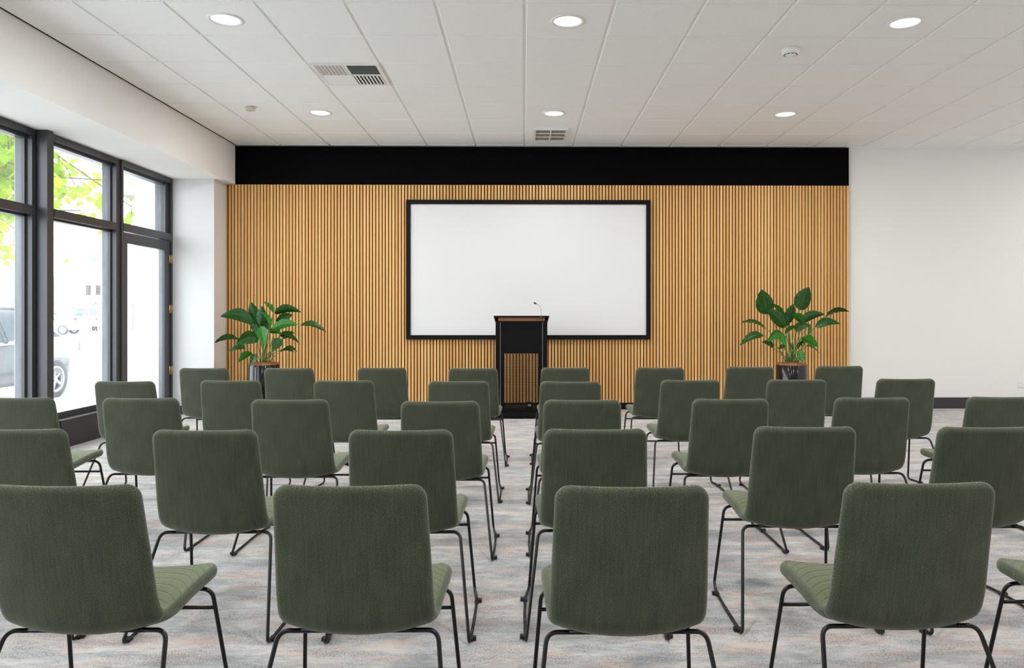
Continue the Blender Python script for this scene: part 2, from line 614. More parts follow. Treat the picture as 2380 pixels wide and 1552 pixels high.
# ---------------------------------------------------------------- projection screen
sc = thing('projection_screen', 'wide white projection screen in black frame on slatted wall', 'screen', (0.056, SLAT_Y, 0.87))
wS, hS, f = 3.010, 1.716, 0.052
bm = bmesh.new()
for a in ((-wS / 2, wS / 2, -0.045, 0, 0, f), (-wS / 2, wS / 2, -0.045, 0, hS - f, hS), (-wS / 2, -wS / 2 + f, -0.045, 0, f, hS - f), (wS / 2 - f, wS / 2, -0.045, 0, f, hS - f)):
    box(bm, *a, bev=0.003)
obj('frame', bm, M['screen_frame'], sc)
obj('screen_surface', bx(-wS / 2 + f, wS / 2 - f, -0.022, -0.012, f, hS - f), M['screen'], sc)

# ---------------------------------------------------------------- lectern
PX, PY = -0.029, 8.40
lec = thing('lectern', 'black lectern with perforated front standing before the white screen', 'lectern', (PX, PY, 0))
hw = 0.292
bm = bmesh.new()
box(bm, -hw, -hw + 0.05, -0.02, 0.40, 0.05, 1.105, bev=0.004)
box(bm, hw - 0.05, hw, -0.02, 0.40, 0.05, 1.105, bev=0.004)
obj('side_panel', bm, M['podium'], lec)
bm = bmesh.new()
box(bm, -hw + 0.05, hw - 0.05, 0.0, 0.018, 0.735, 1.105)
box(bm, -hw + 0.05, -0.199, 0.0, 0.018, 0.05, 0.735)
box(bm, 0.199, hw - 0.05, 0.0, 0.018, 0.05, 0.735)
box(bm, -0.199, 0.199, 0.0, 0.018, 0.05, 0.115)
obj('front_panel', bm, M['podium'], lec)
# perforated grille: staggered six-sided holes punched through a thin sheet
bm = bmesh.new()
p = 0.0108
nx = int(0.398 / p)
nz = int(0.62 / (p * 0.866))
for r in range(nz):
    z0 = 0.115 + r * p * 0.866
    z1 = z0 + p * 0.866
    off = (r % 2) * p / 2
    for c in range(nx):
        x0 = -0.199 + 0.003 + c * p + off
        x1 = x0 + p
        if x1 > 0.199:
            continue
        cx, cz = (x0 + x1) / 2, (z0 + z1) / 2
        q = p * 0.39
        inn = [bm.verts.new((cx + q * math.cos(PI / 4 + k * PI / 4), 0.006, cz + q * math.sin(PI / 4 + k * PI / 4))) for k in range(8)]
        ou = [bm.verts.new(v) for v in ((x1, 0.006, z1), (cx, 0.006, z1), (x0, 0.006, z1), (x0, 0.006, cz), (x0, 0.006, z0), (cx, 0.006, z0), (x1, 0.006, z0), (x1, 0.006, cz))]
        for k in range(8):
            bm.faces.new((ou[k], ou[(k + 1) % 8], inn[(k + 1) % 8], inn[k]))
for s in (0, 1):
    for r in range(nz):
        z0 = 0.115 + r * p * 0.866
        e = -0.199 if s == 0 else 0.199
        xe = (-0.196 + (r % 2) * p / 2) if s == 0 else (-0.196 + (nx if r % 2 == 0 else nx - 1) * p + (r % 2) * p / 2)
        if abs(xe - e) > 1e-4:
            vs = [bm.verts.new((q_, 0.006, z_)) for q_, z_ in ((e, z0), (xe, z0), (xe, z0 + p * 0.866), (e, z0 + p * 0.866))]
            bm.faces.new(vs)
bmesh.ops.remove_doubles(bm, verts=bm.verts, dist=0.0002)
gr_o = obj('grille', bm, M['podium'], lec)
md = gr_o.modifiers.new('thick', 'SOLIDIFY')
md.thickness = 0.0015
# top: black desk with timber skirt, flaring out over the body
bm = bmesh.new()
def wedge(bm, pts_a, pts_b):
    a = [bm.verts.new(v) for v in pts_a]
    b = [bm.verts.new(v) for v in pts_b]
    bm.faces.new(a)
    bm.faces.new(b[::-1])
    n = len(a)
    for i in range(n):
        bm.faces.new((a[i], b[i], b[(i + 1) % n], a[(i + 1) % n]))
wedge(bm, [(-0.312, -0.05, 1.148), (0.312, -0.05, 1.148), (0.312, 0.46, 1.085), (-0.312, 0.46, 1.085)],
      [(-0.312, -0.05, 1.163), (0.312, -0.05, 1.163), (0.312, 0.46, 1.100), (-0.312, 0.46, 1.100)])
obj('desk_top', bm, M['podium'], lec)
bm = bmesh.new()
box(bm, -0.265, 0.265, -0.005, 0.013, 1.104, 1.150)
for s in (-1, 1):
    wedge(bm, [(s * 0.312, -0.045, 1.148), (s * 0.312, 0.44, 1.085), (s * 0.293, 0.40, 1.04), (s * 0.293, -0.02, 1.075)],
          [(s * 0.304, -0.045, 1.148), (s * 0.304, 0.44, 1.085), (s * 0.285, 0.40, 1.04), (s * 0.285, -0.02, 1.075)])
o = obj('timber_skirt', bm, M['timber'], lec)
o['label'] = 'brown timber skirt under the desk top'
obj('edge_strip', box(box(bmesh.new(), -hw + 0.052, -hw + 0.057, -0.006, 0.002, 0.115, 1.09), hw - 0.057, hw - 0.052, -0.006, 0.002, 0.115, 1.09), M['metal'], lec)
obj('base', bx(-0.29, 0.29, -0.03, 0.42, 0.018, 0.07, bev=0.004), M['podium'], lec)
obj('shelf', bx(-hw + 0.05, hw - 0.05, 0.02, 0.38, 0.098, 0.114), M['podium'], lec)
ou_ = obj('power_outlet', bx(0.052, 0.128, -0.004, 0.008, 0.118, 0.188, bev=0.002), M['podium'], lec)
bm = bmesh.new()
for s in (-1, 1):
    for (dx, dz) in ((0.017, 0.0), (0.007, 0.007), (0.007, -0.007)):
        cx, cz = 0.09 + s * dx, 0.152 + dz
        vs = [bm.verts.new((cx + 0.0034 * math.cos(k * PI / 4), -0.0046, cz + 0.0034 * math.sin(k * PI / 4))) for k in range(8)]
        bm.faces.new(vs)
mk = obj('socket_mark', bm, M['grey_mark'], ou_)
mk['label'] = 'white socket marks'
for sx_ in (-1, 1):
    for yy in (0.02, 0.36):
        bm = bmesh.new()
        cx = sx_ * 0.25
        tube(bm, [(cx - 0.012, yy, 0.022), (cx + 0.012, yy, 0.022)], 0.022, 18)
        box(bm, cx - 0.016, cx + 0.016, yy - 0.012, yy + 0.012, 0.036, 0.046)
        obj('caster', bm, M['glide'], lec, True)

mic = thing('microphone', 'slim gooseneck microphone clamped on top of the lectern', 'microphone', (0.190, 8.330, 1.130))
bm = bmesh.new()
lathe(bm, [(0.0001, 0.0), (0.021, 0.0), (0.021, 0.010), (0.013, 0.018), (0.008, 0.028), (0.0001, 0.028)], 20)
obj('base', bm, M['glide'], mic, True)
bm = bmesh.new()
pts = fillet([(0, 0, 0.02), (0.002, 0, 0.115), (-0.016, 0, 0.146), (-0.052, 0, 0.167)], [0.04, 0.03], 8)
tube(bm, pts, 0.0028, 8)
o = obj('gooseneck', bm, M['metal'], mic, True)
bm = bmesh.new()
d = Vector((-1, 0, 0.45)).normalized()
p0 = Vector((-0.049, 0, 0.1655))
tube(bm, [p0, p0 + d * 0.006, p0 + d * 0.016, p0 + d * 0.03, p0 + d * 0.036], [0.004, 0.007, 0.009, 0.008, 0.003], 12)
obj('capsule', bm, M['glide'], mic, True)

# ================================================================ chairs
# mid-line of the shell, top of the back -> bend -> front of the seat (y forward, z up)
CTRL = [(0.012, 0.761), (0.032, 0.65), (0.052, 0.545), (0.071, 0.452), (0.083, 0.402), (0.105, 0.374), (0.140, 0.3655),
        (0.20, 0.370), (0.30, 0.386), (0.40, 0.3925), (0.478, 0.392)]


def catmull(P, n=14):
    out = []
    P = [Vector((0, *p)) for p in P]
    Q = [P[0] * 2 - P[1]] + P + [P[-1] * 2 - P[-2]]
    for i in range(1, len(Q) - 2):
        for k in range(n):
            t = k / n
            a, b, c, d = Q[i - 1], Q[i], Q[i + 1], Q[i + 2]
            out.append(0.5 * ((2 * b) + (c - a) * t + (2 * a - 5 * b + 4 * c - d) * t * t + (3 * b - a - 3 * c + d) * t ** 3))
    out.append(Q[-2])
    return out


CURVE = catmull(CTRL)
ARC = [0.0]
for a_, b_ in zip(CURVE, CURVE[1:]):
    ARC.append(ARC[-1] + (b_ - a_).length)
TOT = ARC[-1]


def at_arc(s):
    s = min(max(s, 0), TOT)
    for i in range(len(ARC) - 1):
        if ARC[i + 1] >= s:
            t = (s - ARC[i]) / max(ARC[i + 1] - ARC[i], 1e-9)
            p = CURVE[i].lerp(CURVE[i + 1], t)
            d = (CURVE[min(i + 2, len(CURVE) - 1)] - CURVE[max(i - 1, 0)]).normalized()
            return p, d
    return CURVE[-1], (CURVE[-1] - CURVE[-2]).normalized()


SPLIT = 0.415          # arc length where backrest ends and seat begins


def half_width(s):
    back = 0.1915 + 0.0140 * min(s / 0.38, 1.0)
    seat = 0.2055 + 0.012 * min(max((s - 0.43) / 0.25, 0), 1)
    base = back if s < 0.385 else seat
    r = 0.037
    if s < r:
        base -= r - math.sqrt(max(r * r - (r - s) ** 2, 0))
    e = TOT - s
    r = 0.06
    if e < r:
        base -= r - math.sqrt(max(r * r - (r - e) ** 2, 0))
    return base


def shell(s0, s1, t_end0, t_end1, mats):
    """padded slab between two arc lengths; faces with slot 1 lie on the sitter's side"""
    bm = bmesh.new()
    uvl = bm.loops.layers.uv.new('UVMap')
    rows = []
    n = 44
    for i in range(n + 1):
        t = i / n
        if t_end0 and not t_end1:
            t = t ** 1.5
        if t_end1 and not t_end0:
            t = 1 - (1 - t) ** 1.5
        rows.append(s0 + (s1 - s0) * t)
    if t_end0:
        rows = [s0 + x for x in (0.0002, 0.001, 0.0025, 0.005, 0.009, 0.014)] + [r for r in rows if r > s0 + 0.018]
    if t_end1:
        rows = [r for r in rows if r < s1 - 0.018] + [s1 - x for x in (0.014, 0.009, 0.005, 0.0025, 0.001, 0.0002)]
    us = [math.sin(PI / 2 * math.sin(PI / 2 * (k / 16 - 1))) if False else 0 for k in range(1)]
    base = [0, .2, .4, .58, .73, .84, .905, .94, .965, .982, .993, .998, 1.0]
    us = [-b for b in base[:0:-1]] + base
    T = 0.0168
    re = 0.019
    grid_o, grid_i = [], []
    for s in rows:
        p, d = at_arc(s)
        nrm = Vector((0, d.z, -d.y))         # towards sitter side / up
        if nrm.z < 0 and s > SPLIT:
            nrm = -nrm
        nrm = Vector((0, -d.z, d.y))
        hw_ = half_width(s)
        th = T + 0.002 * min(max((s - 0.40) / 0.1, 0), 1)
        if t_end0 and s - s0 < re:
            th *= math.sqrt(max(1 - ((re - (s - s0)) / re) ** 2, 0.0004))
        if t_end1 and s1 - s < re:
            th *= math.sqrt(max(1 - ((re - (s1 - s)) / re) ** 2, 0.0004))
        # curvature across the width
        cb = 0.014 + 0.006 * min(s / 0.2, 1) + 0.016 * math.exp(-((s - 0.40) / 0.06) ** 2)
        if s > 0.42:
            cb -= 0.006 * min((s - 0.42) / 0.2, 1)
        ro, ri = [], []
        for u in us:
            e = (1 - abs(u)) * hw_
            tt = th
            if e < 0.017:
                tt *= math.sqrt(max(1 - ((0.017 - e) / 0.017) ** 2, 0.0))
            q = p + nrm * (cb * (abs(u) ** 2.2) - 0.004)
            x = u * hw_
            vo = bm.verts.new((x, (q - nrm * tt).y, (q - nrm * tt).z))
            crown = 0.0025 if s > SPLIT else 0.002
            vi = bm.verts.new((x, (q + nrm * tt).y, (q + nrm * tt).z)) if abs(u) < 1 else vo
            ro.append((vo, x, s))
            ri.append((vi, x, s))
        grid_o.append(ro)
        grid_i.append(ri)

    def face(vs, mi):
        seen, keep = [], []
        for v in vs:
            if v[0] not in seen:
                seen.append(v[0])
                keep.append(v)
        if len(seen) < 3:
            return
        try:
            f_ = bm.faces.new(seen)
        except ValueError:
            return
        f_.material_index = mi
        for lp, v in zip(f_.loops, keep):
            lp[uvl].uv = (v[1], v[2])

    nu = len(us)
    for i in range(len(rows) - 1):
        for k in range(nu - 1):
            a, b, c, d_ = grid_o[i][k], grid_o[i][k + 1], grid_o[i + 1][k + 1], grid_o[i + 1][k]
            face((a, d_, c, b), 0)
            a, b, c, d_ = grid_i[i][k], grid_i[i][k + 1], grid_i[i + 1][k + 1], grid_i[i + 1][k]
            inner = 1 if (abs(us[k]) < 0.93 and abs(us[k + 1]) < 0.945) else 0
            face((a, b, c, d_), inner)
    for gi in (0, -1):
        for k in range(nu - 1):
            face((grid_o[gi][k], grid_o[gi][k + 1], grid_i[gi][k + 1], grid_i[gi][k]), 0)
    return bm


chair0 = thing('meeting_chair', '', 'chair')
obj('backrest', shell(0.0, SPLIT, True, False, None), [M['fabric'], M['quilt']], chair0, True)
obj('seat', shell(SPLIT, TOT, False, True, None), [M['fabric'], M['quilt']], chair0, True)
R = 0.0062
for s in (-1, 1):
    bm = bmesh.new()
    tube(bm, fillet([(s * 0.150, 0.124, 0.355), (s * 0.209, 0.124, 0.355), (s * 0.258, -0.060, 0.0085), (s * 0.260, 0.005, 0.0085)], [0.036, 0.03], 8), R, 12)
    obj('leg', bm, M['tube'], chair0, True)
    bm = bmesh.new()
    tube(bm, fillet([(s * 0.150, 0.392, 0.364), (s * 0.217, 0.392, 0.364), (s * 0.243, 0.468, 0.0085), (s * 0.260, 0.355, 0.0085)], [0.036, 0.025], 8), R, 12)
    obj('leg', bm, M['tube'], chair0, True)
    bm = bmesh.new()
    tube(bm, [(s * 0.260, 0.0, 0.0085), (s * 0.262, 0.19, 0.0085), (s * 0.260, 0.36, 0.0085)], R, 10)
    obj('runner', bm, M['tube'], chair0, True)
    for yy in (-0.012, 0.345):
        bm = bmesh.new()
        box(bm, s * 0.260 - 0.009, s * 0.260 + 0.009, yy - 0.016, yy + 0.016, 0.0, 0.013, bev=0.002)
        box(bm, *sorted((s * 0.266, s * 0.280)), yy - 0.009, yy + 0.009, 0.002, 0.016, bev=0.002)
        obj('glide', bm, M['glide'], chair0)
bm = bmesh.new()
tube(bm, [(-0.152, 0.124, 0.355), (0.152, 0.124, 0.355)], R, 12)
obj('crossbar', bm, M['tube'], chair0, True)
bm = bmesh.new()
tube(bm, [(-0.152, 0.392, 0.364), (0.152, 0.392, 0.364)], R, 12)
obj('crossbar', bm, M['tube'], chair0, True)
bm = bmesh.new()
tube(bm, [(-0.220, 0.405, 0.303), (0.220, 0.405, 0.303)], R * 0.9, 12)
obj('stretcher', bm, M['tube'], chair0, True)
for s in (-1, 1):
    obj('bracket', bx(s * 0.11 - 0.012, s * 0.11 + 0.012, 0.128, 0.40, 0.349, 0.359), M['glide'], chair0)

ROWS = {
    'front row facing the lectern': [(-2.512, 5.876, 'W4'), (-1.845, 5.868, 'W3'), (-1.122, 5.895, 'W2'), (-0.399, 5.835, 'W1'), (0.326, 5.888, 'P1'), (1.076, 5.885, 'P2'), (1.818, 5.964, 'P3'), (2.577, 6.053, 'P4')],
    'second row': [(-2.527, 4.745, 'W4'), (-1.877, 4.789, 'W3'), (-1.153, 4.78, 'W2'), (-0.415, 4.725, 'W1'), (0.292, 4.69, 'P1'), (1.071, 4.784, 'P2'), (1.767, 4.806, 'P3'), (2.507, 4.861, 'P4')],
    'middle row': [(-2.587, 3.829, 'W4'), (-1.943, 3.802, 'W3'), (-1.166, 3.728, 'W2'), (-0.41, 3.65, 'W1'), (0.289, 3.695, 'P1'), (1.036, 3.729, 'P2'), (1.773, 3.777, 'P3'), (2.472, 3.808, 'P4')],
    'fourth row': [(-1.891, 2.794, 'W3'), (-1.176, 2.765, 'W2'), (-0.454, 2.756, 'W1'), (0.265, 2.768, 'P1'), (1.064, 2.815, 'P2'), (1.755, 2.80, 'P3')],
    'back row': [(-1.153, 1.885, 'W2'), (-0.436, 1.876, 'W1'), (0.269, 1.858, 'P1'), (1.005, 1.887, 'P2'), (1.69, 1.90, 'P3')],
}
PLACE = {'W1': 'window side of aisle, next to aisle', 'W2': 'window side, second from aisle', 'W3': 'window side, third from aisle',
         'W4': 'window side, fourth from aisle', 'P1': 'plain wall side of aisle, next to aisle', 'P2': 'plain wall side, second from aisle',
         'P3': 'plain wall side, third from aisle', 'P4': 'plain wall side, fourth from aisle'}
TURN = {('second row', 'W4'): -0.03, ('middle row', 'W4'): 0.02, ('fourth row', 'P2'): -0.03}
first = True
for row, lst in ROWS.items():
    for (x, y, code) in lst:
        c = chair0 if first else dup(chair0)
        first = False
        c.location = (x, y - 0.035, 0)
        c.rotation_euler = (0, 0, TURN.get((row, code), 0.0))
        c['label'] = 'green chair in %s, %s' % (row, PLACE[code])
        c['category'] = 'chair'
        c['group'] = 'green meeting chairs in rows'


# ================================================================ plants
def blade(base, tip, width, depth=0.0, arch=0.03, fold=0.25, flare=0.0):
    """one leaf blade: pointed oval, folded along the midrib and arched"""
    bm = bmesh.new()
    uvl = bm.loops.layers.uv.new('UVMap')
    b, t = Vector(base), Vector(tip)
    ax = (t - b)
    ln = ax.length
    axn = ax.normalized()
    view = Vector((0, -1, 0))
    side = axn.cross(view).normalized()
    if side.length < 0.1:
        side = Vector((1, 0, 0))
    # widths seen from the front are narrower than the leaf when it lies flatter
    full = max(width, 0.095 * min(ln / 0.2, 1.0) + 0.012)
    full = min(full, ln * 0.75 + 0.01)
    if width < full:
        cosv = width / full
        side = (side * cosv + view * (1 if depth >= 0 else -1) * math.sqrt(max(1 - cosv * cosv, 0))).normalized()
    nrm = side.cross(axn).normalized()
    if nrm.z < 0:
        nrm = -nrm
    upv = Vector((0, 0, 1))
    ns, nw = 16, 6
    rows = []
    for i in range(ns + 1):
        s = i / ns
        wv = full / 2 * (math.sin(PI * s ** 0.78) ** 0.72) * (1 - 0.28 * s) * 1.12 if 0 < s < 1 else 0.0
        c = b + ax * s + upv * arch * math.sin(PI * s) * (1 - 0.15 * s)
        r = []
        for k in range(-nw, nw + 1):
            q = k / nw
            wob = 0.004 * math.sin(9 * s * PI + q * 2) * abs(q)
            pos = c + side * wv * q + nrm * (abs(q) ** 1.3 * wv * fold + wob)
            r.append((bm.verts.new(pos), q, s))
        rows.append(r)
    for r0, r1 in zip(rows, rows[1:]):
        for k in range(2 * nw):
            f_ = bm.faces.new([v[0] for v in (r0[k], r0[k + 1], r1[k + 1], r1[k])])
            for lp, v in zip(f_.loops, (r0[k], r0[k + 1], r1[k + 1], r1[k])):
                lp[uvl].uv = (v[1], v[2])
    return bm


def plant(label, loc, rim, pot_r, unit, pc, leaves, seed):
    rnd = random.Random(seed)
    t = thing('potted_peace_lily', label, 'potted plant', loc, 0, None)
    bm = bmesh.new()
    r = pot_r
    lathe(bm, [(0.0001, 0.0), (r * 0.93, 0.0), (r * 0.97, 0.012), (r, 0.06), (r, rim - 0.006), (r - 0.003, rim), (r - 0.012, rim), (r - 0.014, rim - 0.05), (0.0001, rim - 0.06)], 64)
    obj('pot', bm, M['pot'], t, True)
    bm = bmesh.new()
    # shaggy mound of coir
    prof = [(0.0001, rim + 0.028), (r * 0.3, rim + 0.027), (r * 0.6, rim + 0.021), (r * 0.85, rim + 0.012), (r * 0.985, rim - 0.004), (r * 0.98, rim - 0.02)]
    lathe(bm, prof, 64)
    for v in bm.verts:
        v.co += Vector((rnd.uniform(-1, 1) * 0.002, rnd.uniform(-1, 1) * 0.002, rnd.uniform(-1, 1) * 0.005))
    for k in range(420):
        a_, q = rnd.uniform(0, 2 * PI), r * math.sqrt(rnd.random()) * 0.98
        z_ = rim + 0.026 - 0.024 * (q / r) ** 2
        p = Vector((q * math.cos(a_), q * math.sin(a_), z_))
        d1 = Vector((rnd.uniform(-1, 1), rnd.uniform(-1, 1), rnd.uniform(0.1, 0.9))).normalized() * 0.02
        d2 = Vector((rnd.uniform(-1, 1), rnd.uniform(-1, 1), rnd.uniform(-0.6, 0.3))).normalized() * 0.016
        tube(bm, [p, p + d1, p + d1 + d2], 0.0009, 3)
    obj('coir_mulch', bm, M['coir'], t)
    for (bx_, bz_, tx_, tz_, wd, dy, lite) in leaves:
        B = Vector(((bx_ - pc[0]) * unit, dy, rim + (pc[1] - bz_) * unit))
        tipdy = dy * 1.5 - 0.02
        Tp = Vector(((tx_ - pc[0]) * unit, tipdy, rim + (pc[1] - tz_) * unit))
        ln = (Tp - B).length
        horiz = abs(Tp.x - B.x) / max(ln, 0.01)
        arch = 0.16 * ln * horiz
        lf = obj('leaf', blade(B, Tp, wd * unit, rnd.choice((-1, 1)), arch, rnd.uniform(0.15, 0.35)), M['leaf_light'] if lite else M['leaf'], t, True)
        # stalk rises from the crown of the plant and bends into the blade
        root = Vector((rnd.uniform(-0.055, 0.055) + B.x * 0.12, rnd.uniform(-0.05, 0.05) + dy * 0.1, rim + 0.012))
        mid = Vector((root.x + (B.x - root.x) * 0.42, root.y + (B.y - root.y) * 0.45, root.z + (B.z - root.z) * 0.68))
        if B.z < rim + 0.03:
            mid.z = rim + 0.06
        bm = bmesh.new()
        pts = []
        for k in range(13):
            q = k / 12
            pts.append((1 - q) ** 2 * root + 2 * q * (1 - q) * mid + q * q * B)
        pts.append(B + (Tp - B).normalized() * 0.012 + Vector((0, 0, arch * 0.1)))
        tube(bm, pts, [0.0048 - 0.0026 * k / 13 for k in range(14)], 6)
        obj('leaf_stalk', bm, M['stalk'], lf, True)
    return t


UN = 0.001027
LEFT = [(530, 505, 190, 450, 145, -0.05, 0), (545, 520, 500, 290, 130, 0.0, 0), (600, 545, 640, 335, 120, -0.02, 0), (640, 680, 450, 505, 130, 0.03, 0),
        (748, 410, 640, 285, 34, 0.0, 1), (745, 415, 1052, 405, 95, 0.03, 0), (765, 545, 940, 430, 105, 0.06, 0), (735, 605, 1050, 545, 105, -0.05, 1),
        (1050, 550, 1345, 630, 62, 0.0, 0), (640, 560, 705, 765, 125, -0.10, 1), (615, 690, 383, 755, 150, -0.09, 0), (372, 715, 103, 750, 66, -0.02, 0),
        (450, 810, 262, 852, 62, -0.04, 0), (520, 850, 402, 962, 66, -0.07, 1), (595, 868, 562, 1000, 80, -0.13, 0), (850, 640, 1072, 765, 66, -0.05, 0),
        (862, 700, 790, 838, 120, -0.10, 0), (800, 665, 1003, 735, 80, 0.04, 0), (862, 812, 1008, 848, 30, 0.02, 0), (812, 862, 1000, 850, 30, -0.03, 0),
        (735, 560, 640, 400, 80, -0.04, 1), (700, 620, 860, 650, 80, -0.02, 1), (560, 640, 480, 520, 90, 0.05, 0), (690, 600, 560, 470, 95, 0.05, 0),
        (830, 700, 960, 640, 70, 0.07, 0)]
RIGHT = [(500, 510, 425, 228, 205, -0.02, 0), (872, 460, 975, 198, 190, 0.0, 0), (692, 655, 468, 458, 140, -0.06, 0), (745, 610, 812, 388, 120, 0.02, 0),
         (692, 545, 550, 385, 34, 0.0, 1), (890, 600, 1165, 505, 105, 0.02, 0), (1165, 530, 1430, 474, 66, 0.0, 0), (1040, 650, 1308, 612, 95, -0.03, 0),
         (905, 610, 742, 512, 80, -0.06, 1), (492, 672, 198, 600, 52, 0.0, 0), (448, 742, 172, 858, 84, -0.03, 0), (650, 722, 460, 812, 105, -0.08, 1),
         (572, 890, 425, 820, 66, -0.02, 0), (668, 722, 805, 640, 62, -0.10, 1), (868, 765, 1030, 872, 95, -0.09, 1), (940, 868, 1080, 945, 34, -0.02, 1),
         (828, 905, 822, 1045, 84, -0.14, 1), (968, 612, 942, 735, 62, -0.05, 1), (625, 730, 668, 862, 82, -0.08, 1), (800, 692, 960, 622, 92, -0.04, 0),
         (700, 640, 740, 480, 90, 0.05, 0), (840, 900, 930, 812, 60, 0.0, 0), (620, 900, 700, 860, 50, -0.04, 1), (760, 640, 700, 540, 90, 0.06, 0)]
plant('potted plant with broad green leaves in black pot beside the white pier', (-3.003, 8.62, 0), 0.600, 0.176, UN, (640, 992), LEFT, 3)
plant('potted plant with broad green leaves in black pot between screen and plain wall', (3.112, 8.62, 0), 0.592, 0.174, UN, (780, 1078), RIGHT, 8)


# ================================================================ ceiling fittings
def downlight(x, y, label):
    t = thing('downlight', label, 'ceiling light', (x, y, CEIL), 0, 'round ceiling downlights')
    bm = bmesh.new()
    lathe(bm, [(0.098, 0.001), (0.122, 0.001), (0.123, -0.003), (0.118, -0.007), (0.104, -0.008), (0.099, -0.004), (0.098, 0.001)], 48)
    obj('trim_ring', bm, M['white_plastic'], t, True)
    bm = bmesh.new()
    lathe(bm, [(0.0001, -0.002), (0.06, -0.002), (0.099, -0.001)], 48)
    obj('diffuser', bm, M['lamp_glow'], t, True)
    ld = bpy.data.lights.new('downlight_lamp', 'AREA')
    ld.shape = 'DISK'
    ld.size = 0.17
    ld.energy = LAMP_W
    ld.color = LAMP_COL
    lo = bpy.data.objects.new('downlight_lamp', ld)
    COL.objects.link(lo)
    lo.parent = t
    lo.location = (0, 0, -0.011)
    return t


XN = {-2.104: 'nearest the windows', 0.308: 'in line with the aisle', 2.713: 'nearest the plain wall'}
for yv, yl in ((5.262, 'in the ceiling line above the front row'), (7.69, 'in the ceiling line above the lectern')):
    for xv, xl in XN.items():
        downlight(xv, yv, 'round white downlight %s, %s' % (yl, xl))
for yv in (2.83, 0.4):  # unseen downlights continuing the grid, added to light the room
    for xv in (-2.104, 0.308, 2.713, 7.52):
        downlight(xv, yv, 'round white downlight added out of view to light the room')

downlight(7.52, 7.69, 'round white downlight added out of view to brighten the plain wall side')  # unseen downlights added to brighten the plain wall and ceiling there
downlight(7.52, 5.262, 'round white downlight added out of view to brighten the plain wall side')
for yv in (5.262, 2.83):  # more unseen downlights added for the plain wall side
    downlight(5.12, yv, 'round white downlight added out of view to brighten the plain wall side')

# four-way supply diffuser filling one tile
df = thing('air_diffuser', 'square white air vent with slats running four ways, near windows', 'ceiling vent', (-1.494, 6.463, CEIL))
bm = bmesh.new()
h = 0.288
for a in ((-h, h, -h, -h + 0.03), (-h, h, h - 0.03, h), (-h, -h + 0.03, -h + 0.03, h - 0.03), (h - 0.03, h, -h + 0.03, h - 0.03), (-0.008, 0.008, -h + 0.03, h - 0.03), (-h + 0.03, h - 0.03, -0.008, 0.008)):
    box(bm, a[0], a[1], a[2], a[3], -0.010, 0.001)
obj('frame', bm, M['white_plastic'], df)
obj('backing', bx(-h + 0.01, h - 0.01, -h + 0.01, h - 0.01, -0.0015, -0.0005), M['slot'], df)


def louvres(bm, x0, x1, y0, y1, along, n, tilt):
    for i in range(n):
        q = (i + 0.5) / n
        hw_, hh = (((y1 - y0) if along == 'x' else (x1 - x0)) / n) * 0.36, 0.0045
        if along == 'x':
            c = y0 + (y1 - y0) * q
            ps = [(c - hw_, -0.006 - hh * tilt), (c + hw_, -0.006 + hh * tilt), (c + hw_, -0.004 + hh * tilt), (c - hw_, -0.004 - hh * tilt)]
            wedge(bm, [(x0, p[0], p[1]) for p in ps], [(x1, p[0], p[1]) for p in ps])
        else:
            c = x0 + (x1 - x0) * q
            ps = [(c - hw_, -0.006 - hh * tilt), (c + hw_, -0.006 + hh * tilt), (c + hw_, -0.004 + hh * tilt), (c - hw_, -0.004 - hh * tilt)]
            wedge(bm, [(p[0], y0, p[1]) for p in ps], [(p[0], y1, p[1]) for p in ps])


i0, i1 = -h + 0.03, h - 0.03
for (qx0, qx1, qy0, qy1, al, ti) in ((i0, -0.008, i0, -0.008, 'y', 1.3), (0.008, i1, i0, -0.008, 'x', 0.9), (0.008, i1, 0.008, i1, 'y', -1.1), (i0, -0.008, 0.008, i1, 'x', -0.9)):
    bm = bmesh.new()
    louvres(bm, qx0, qx1, qy0, qy1, al, 8, ti)
    obj('louvres', bm, M['white_plastic'], df)

# small egg-crate return grille
rg = thing('return_grille', 'small white rectangular ceiling grille above the screen', 'ceiling vent', (0.302, 8.585, CEIL))
bm = bmesh.new()
for a in ((-0.196, 0.196, -0.287, -0.255), (-0.196, 0.196, 0.255, 0.287), (-0.196, -0.168, -0.255, 0.255), (0.168, 0.196, -0.255, 0.255), (-0.008, 0.008, -0.255, 0.255)):
    box(bm, *a, -0.022, 0.001)
for yy in (-0.085, 0.085):
    box(bm, -0.168, 0.168, yy - 0.005, yy + 0.005, -0.020, -0.004)
obj('frame', bm, M['white_plastic'], rg)
bm = bmesh.new()
for k in range(22):
    xx = -0.168 + 0.336 * (k + 0.5) / 22
    box(bm, xx - 0.0025, xx + 0.0025, -0.255, 0.255, -0.014, -0.006)
obj('vanes', bm, M['cream_plastic'], rg)
obj('backing', bx(-0.17, 0.17, -0.257, 0.257, -0.003, -0.001), mat('brown_duct', (0.16, 0.14, 0.12), 0.9), rg)  # flat brown sheet closing the grille behind the vanes

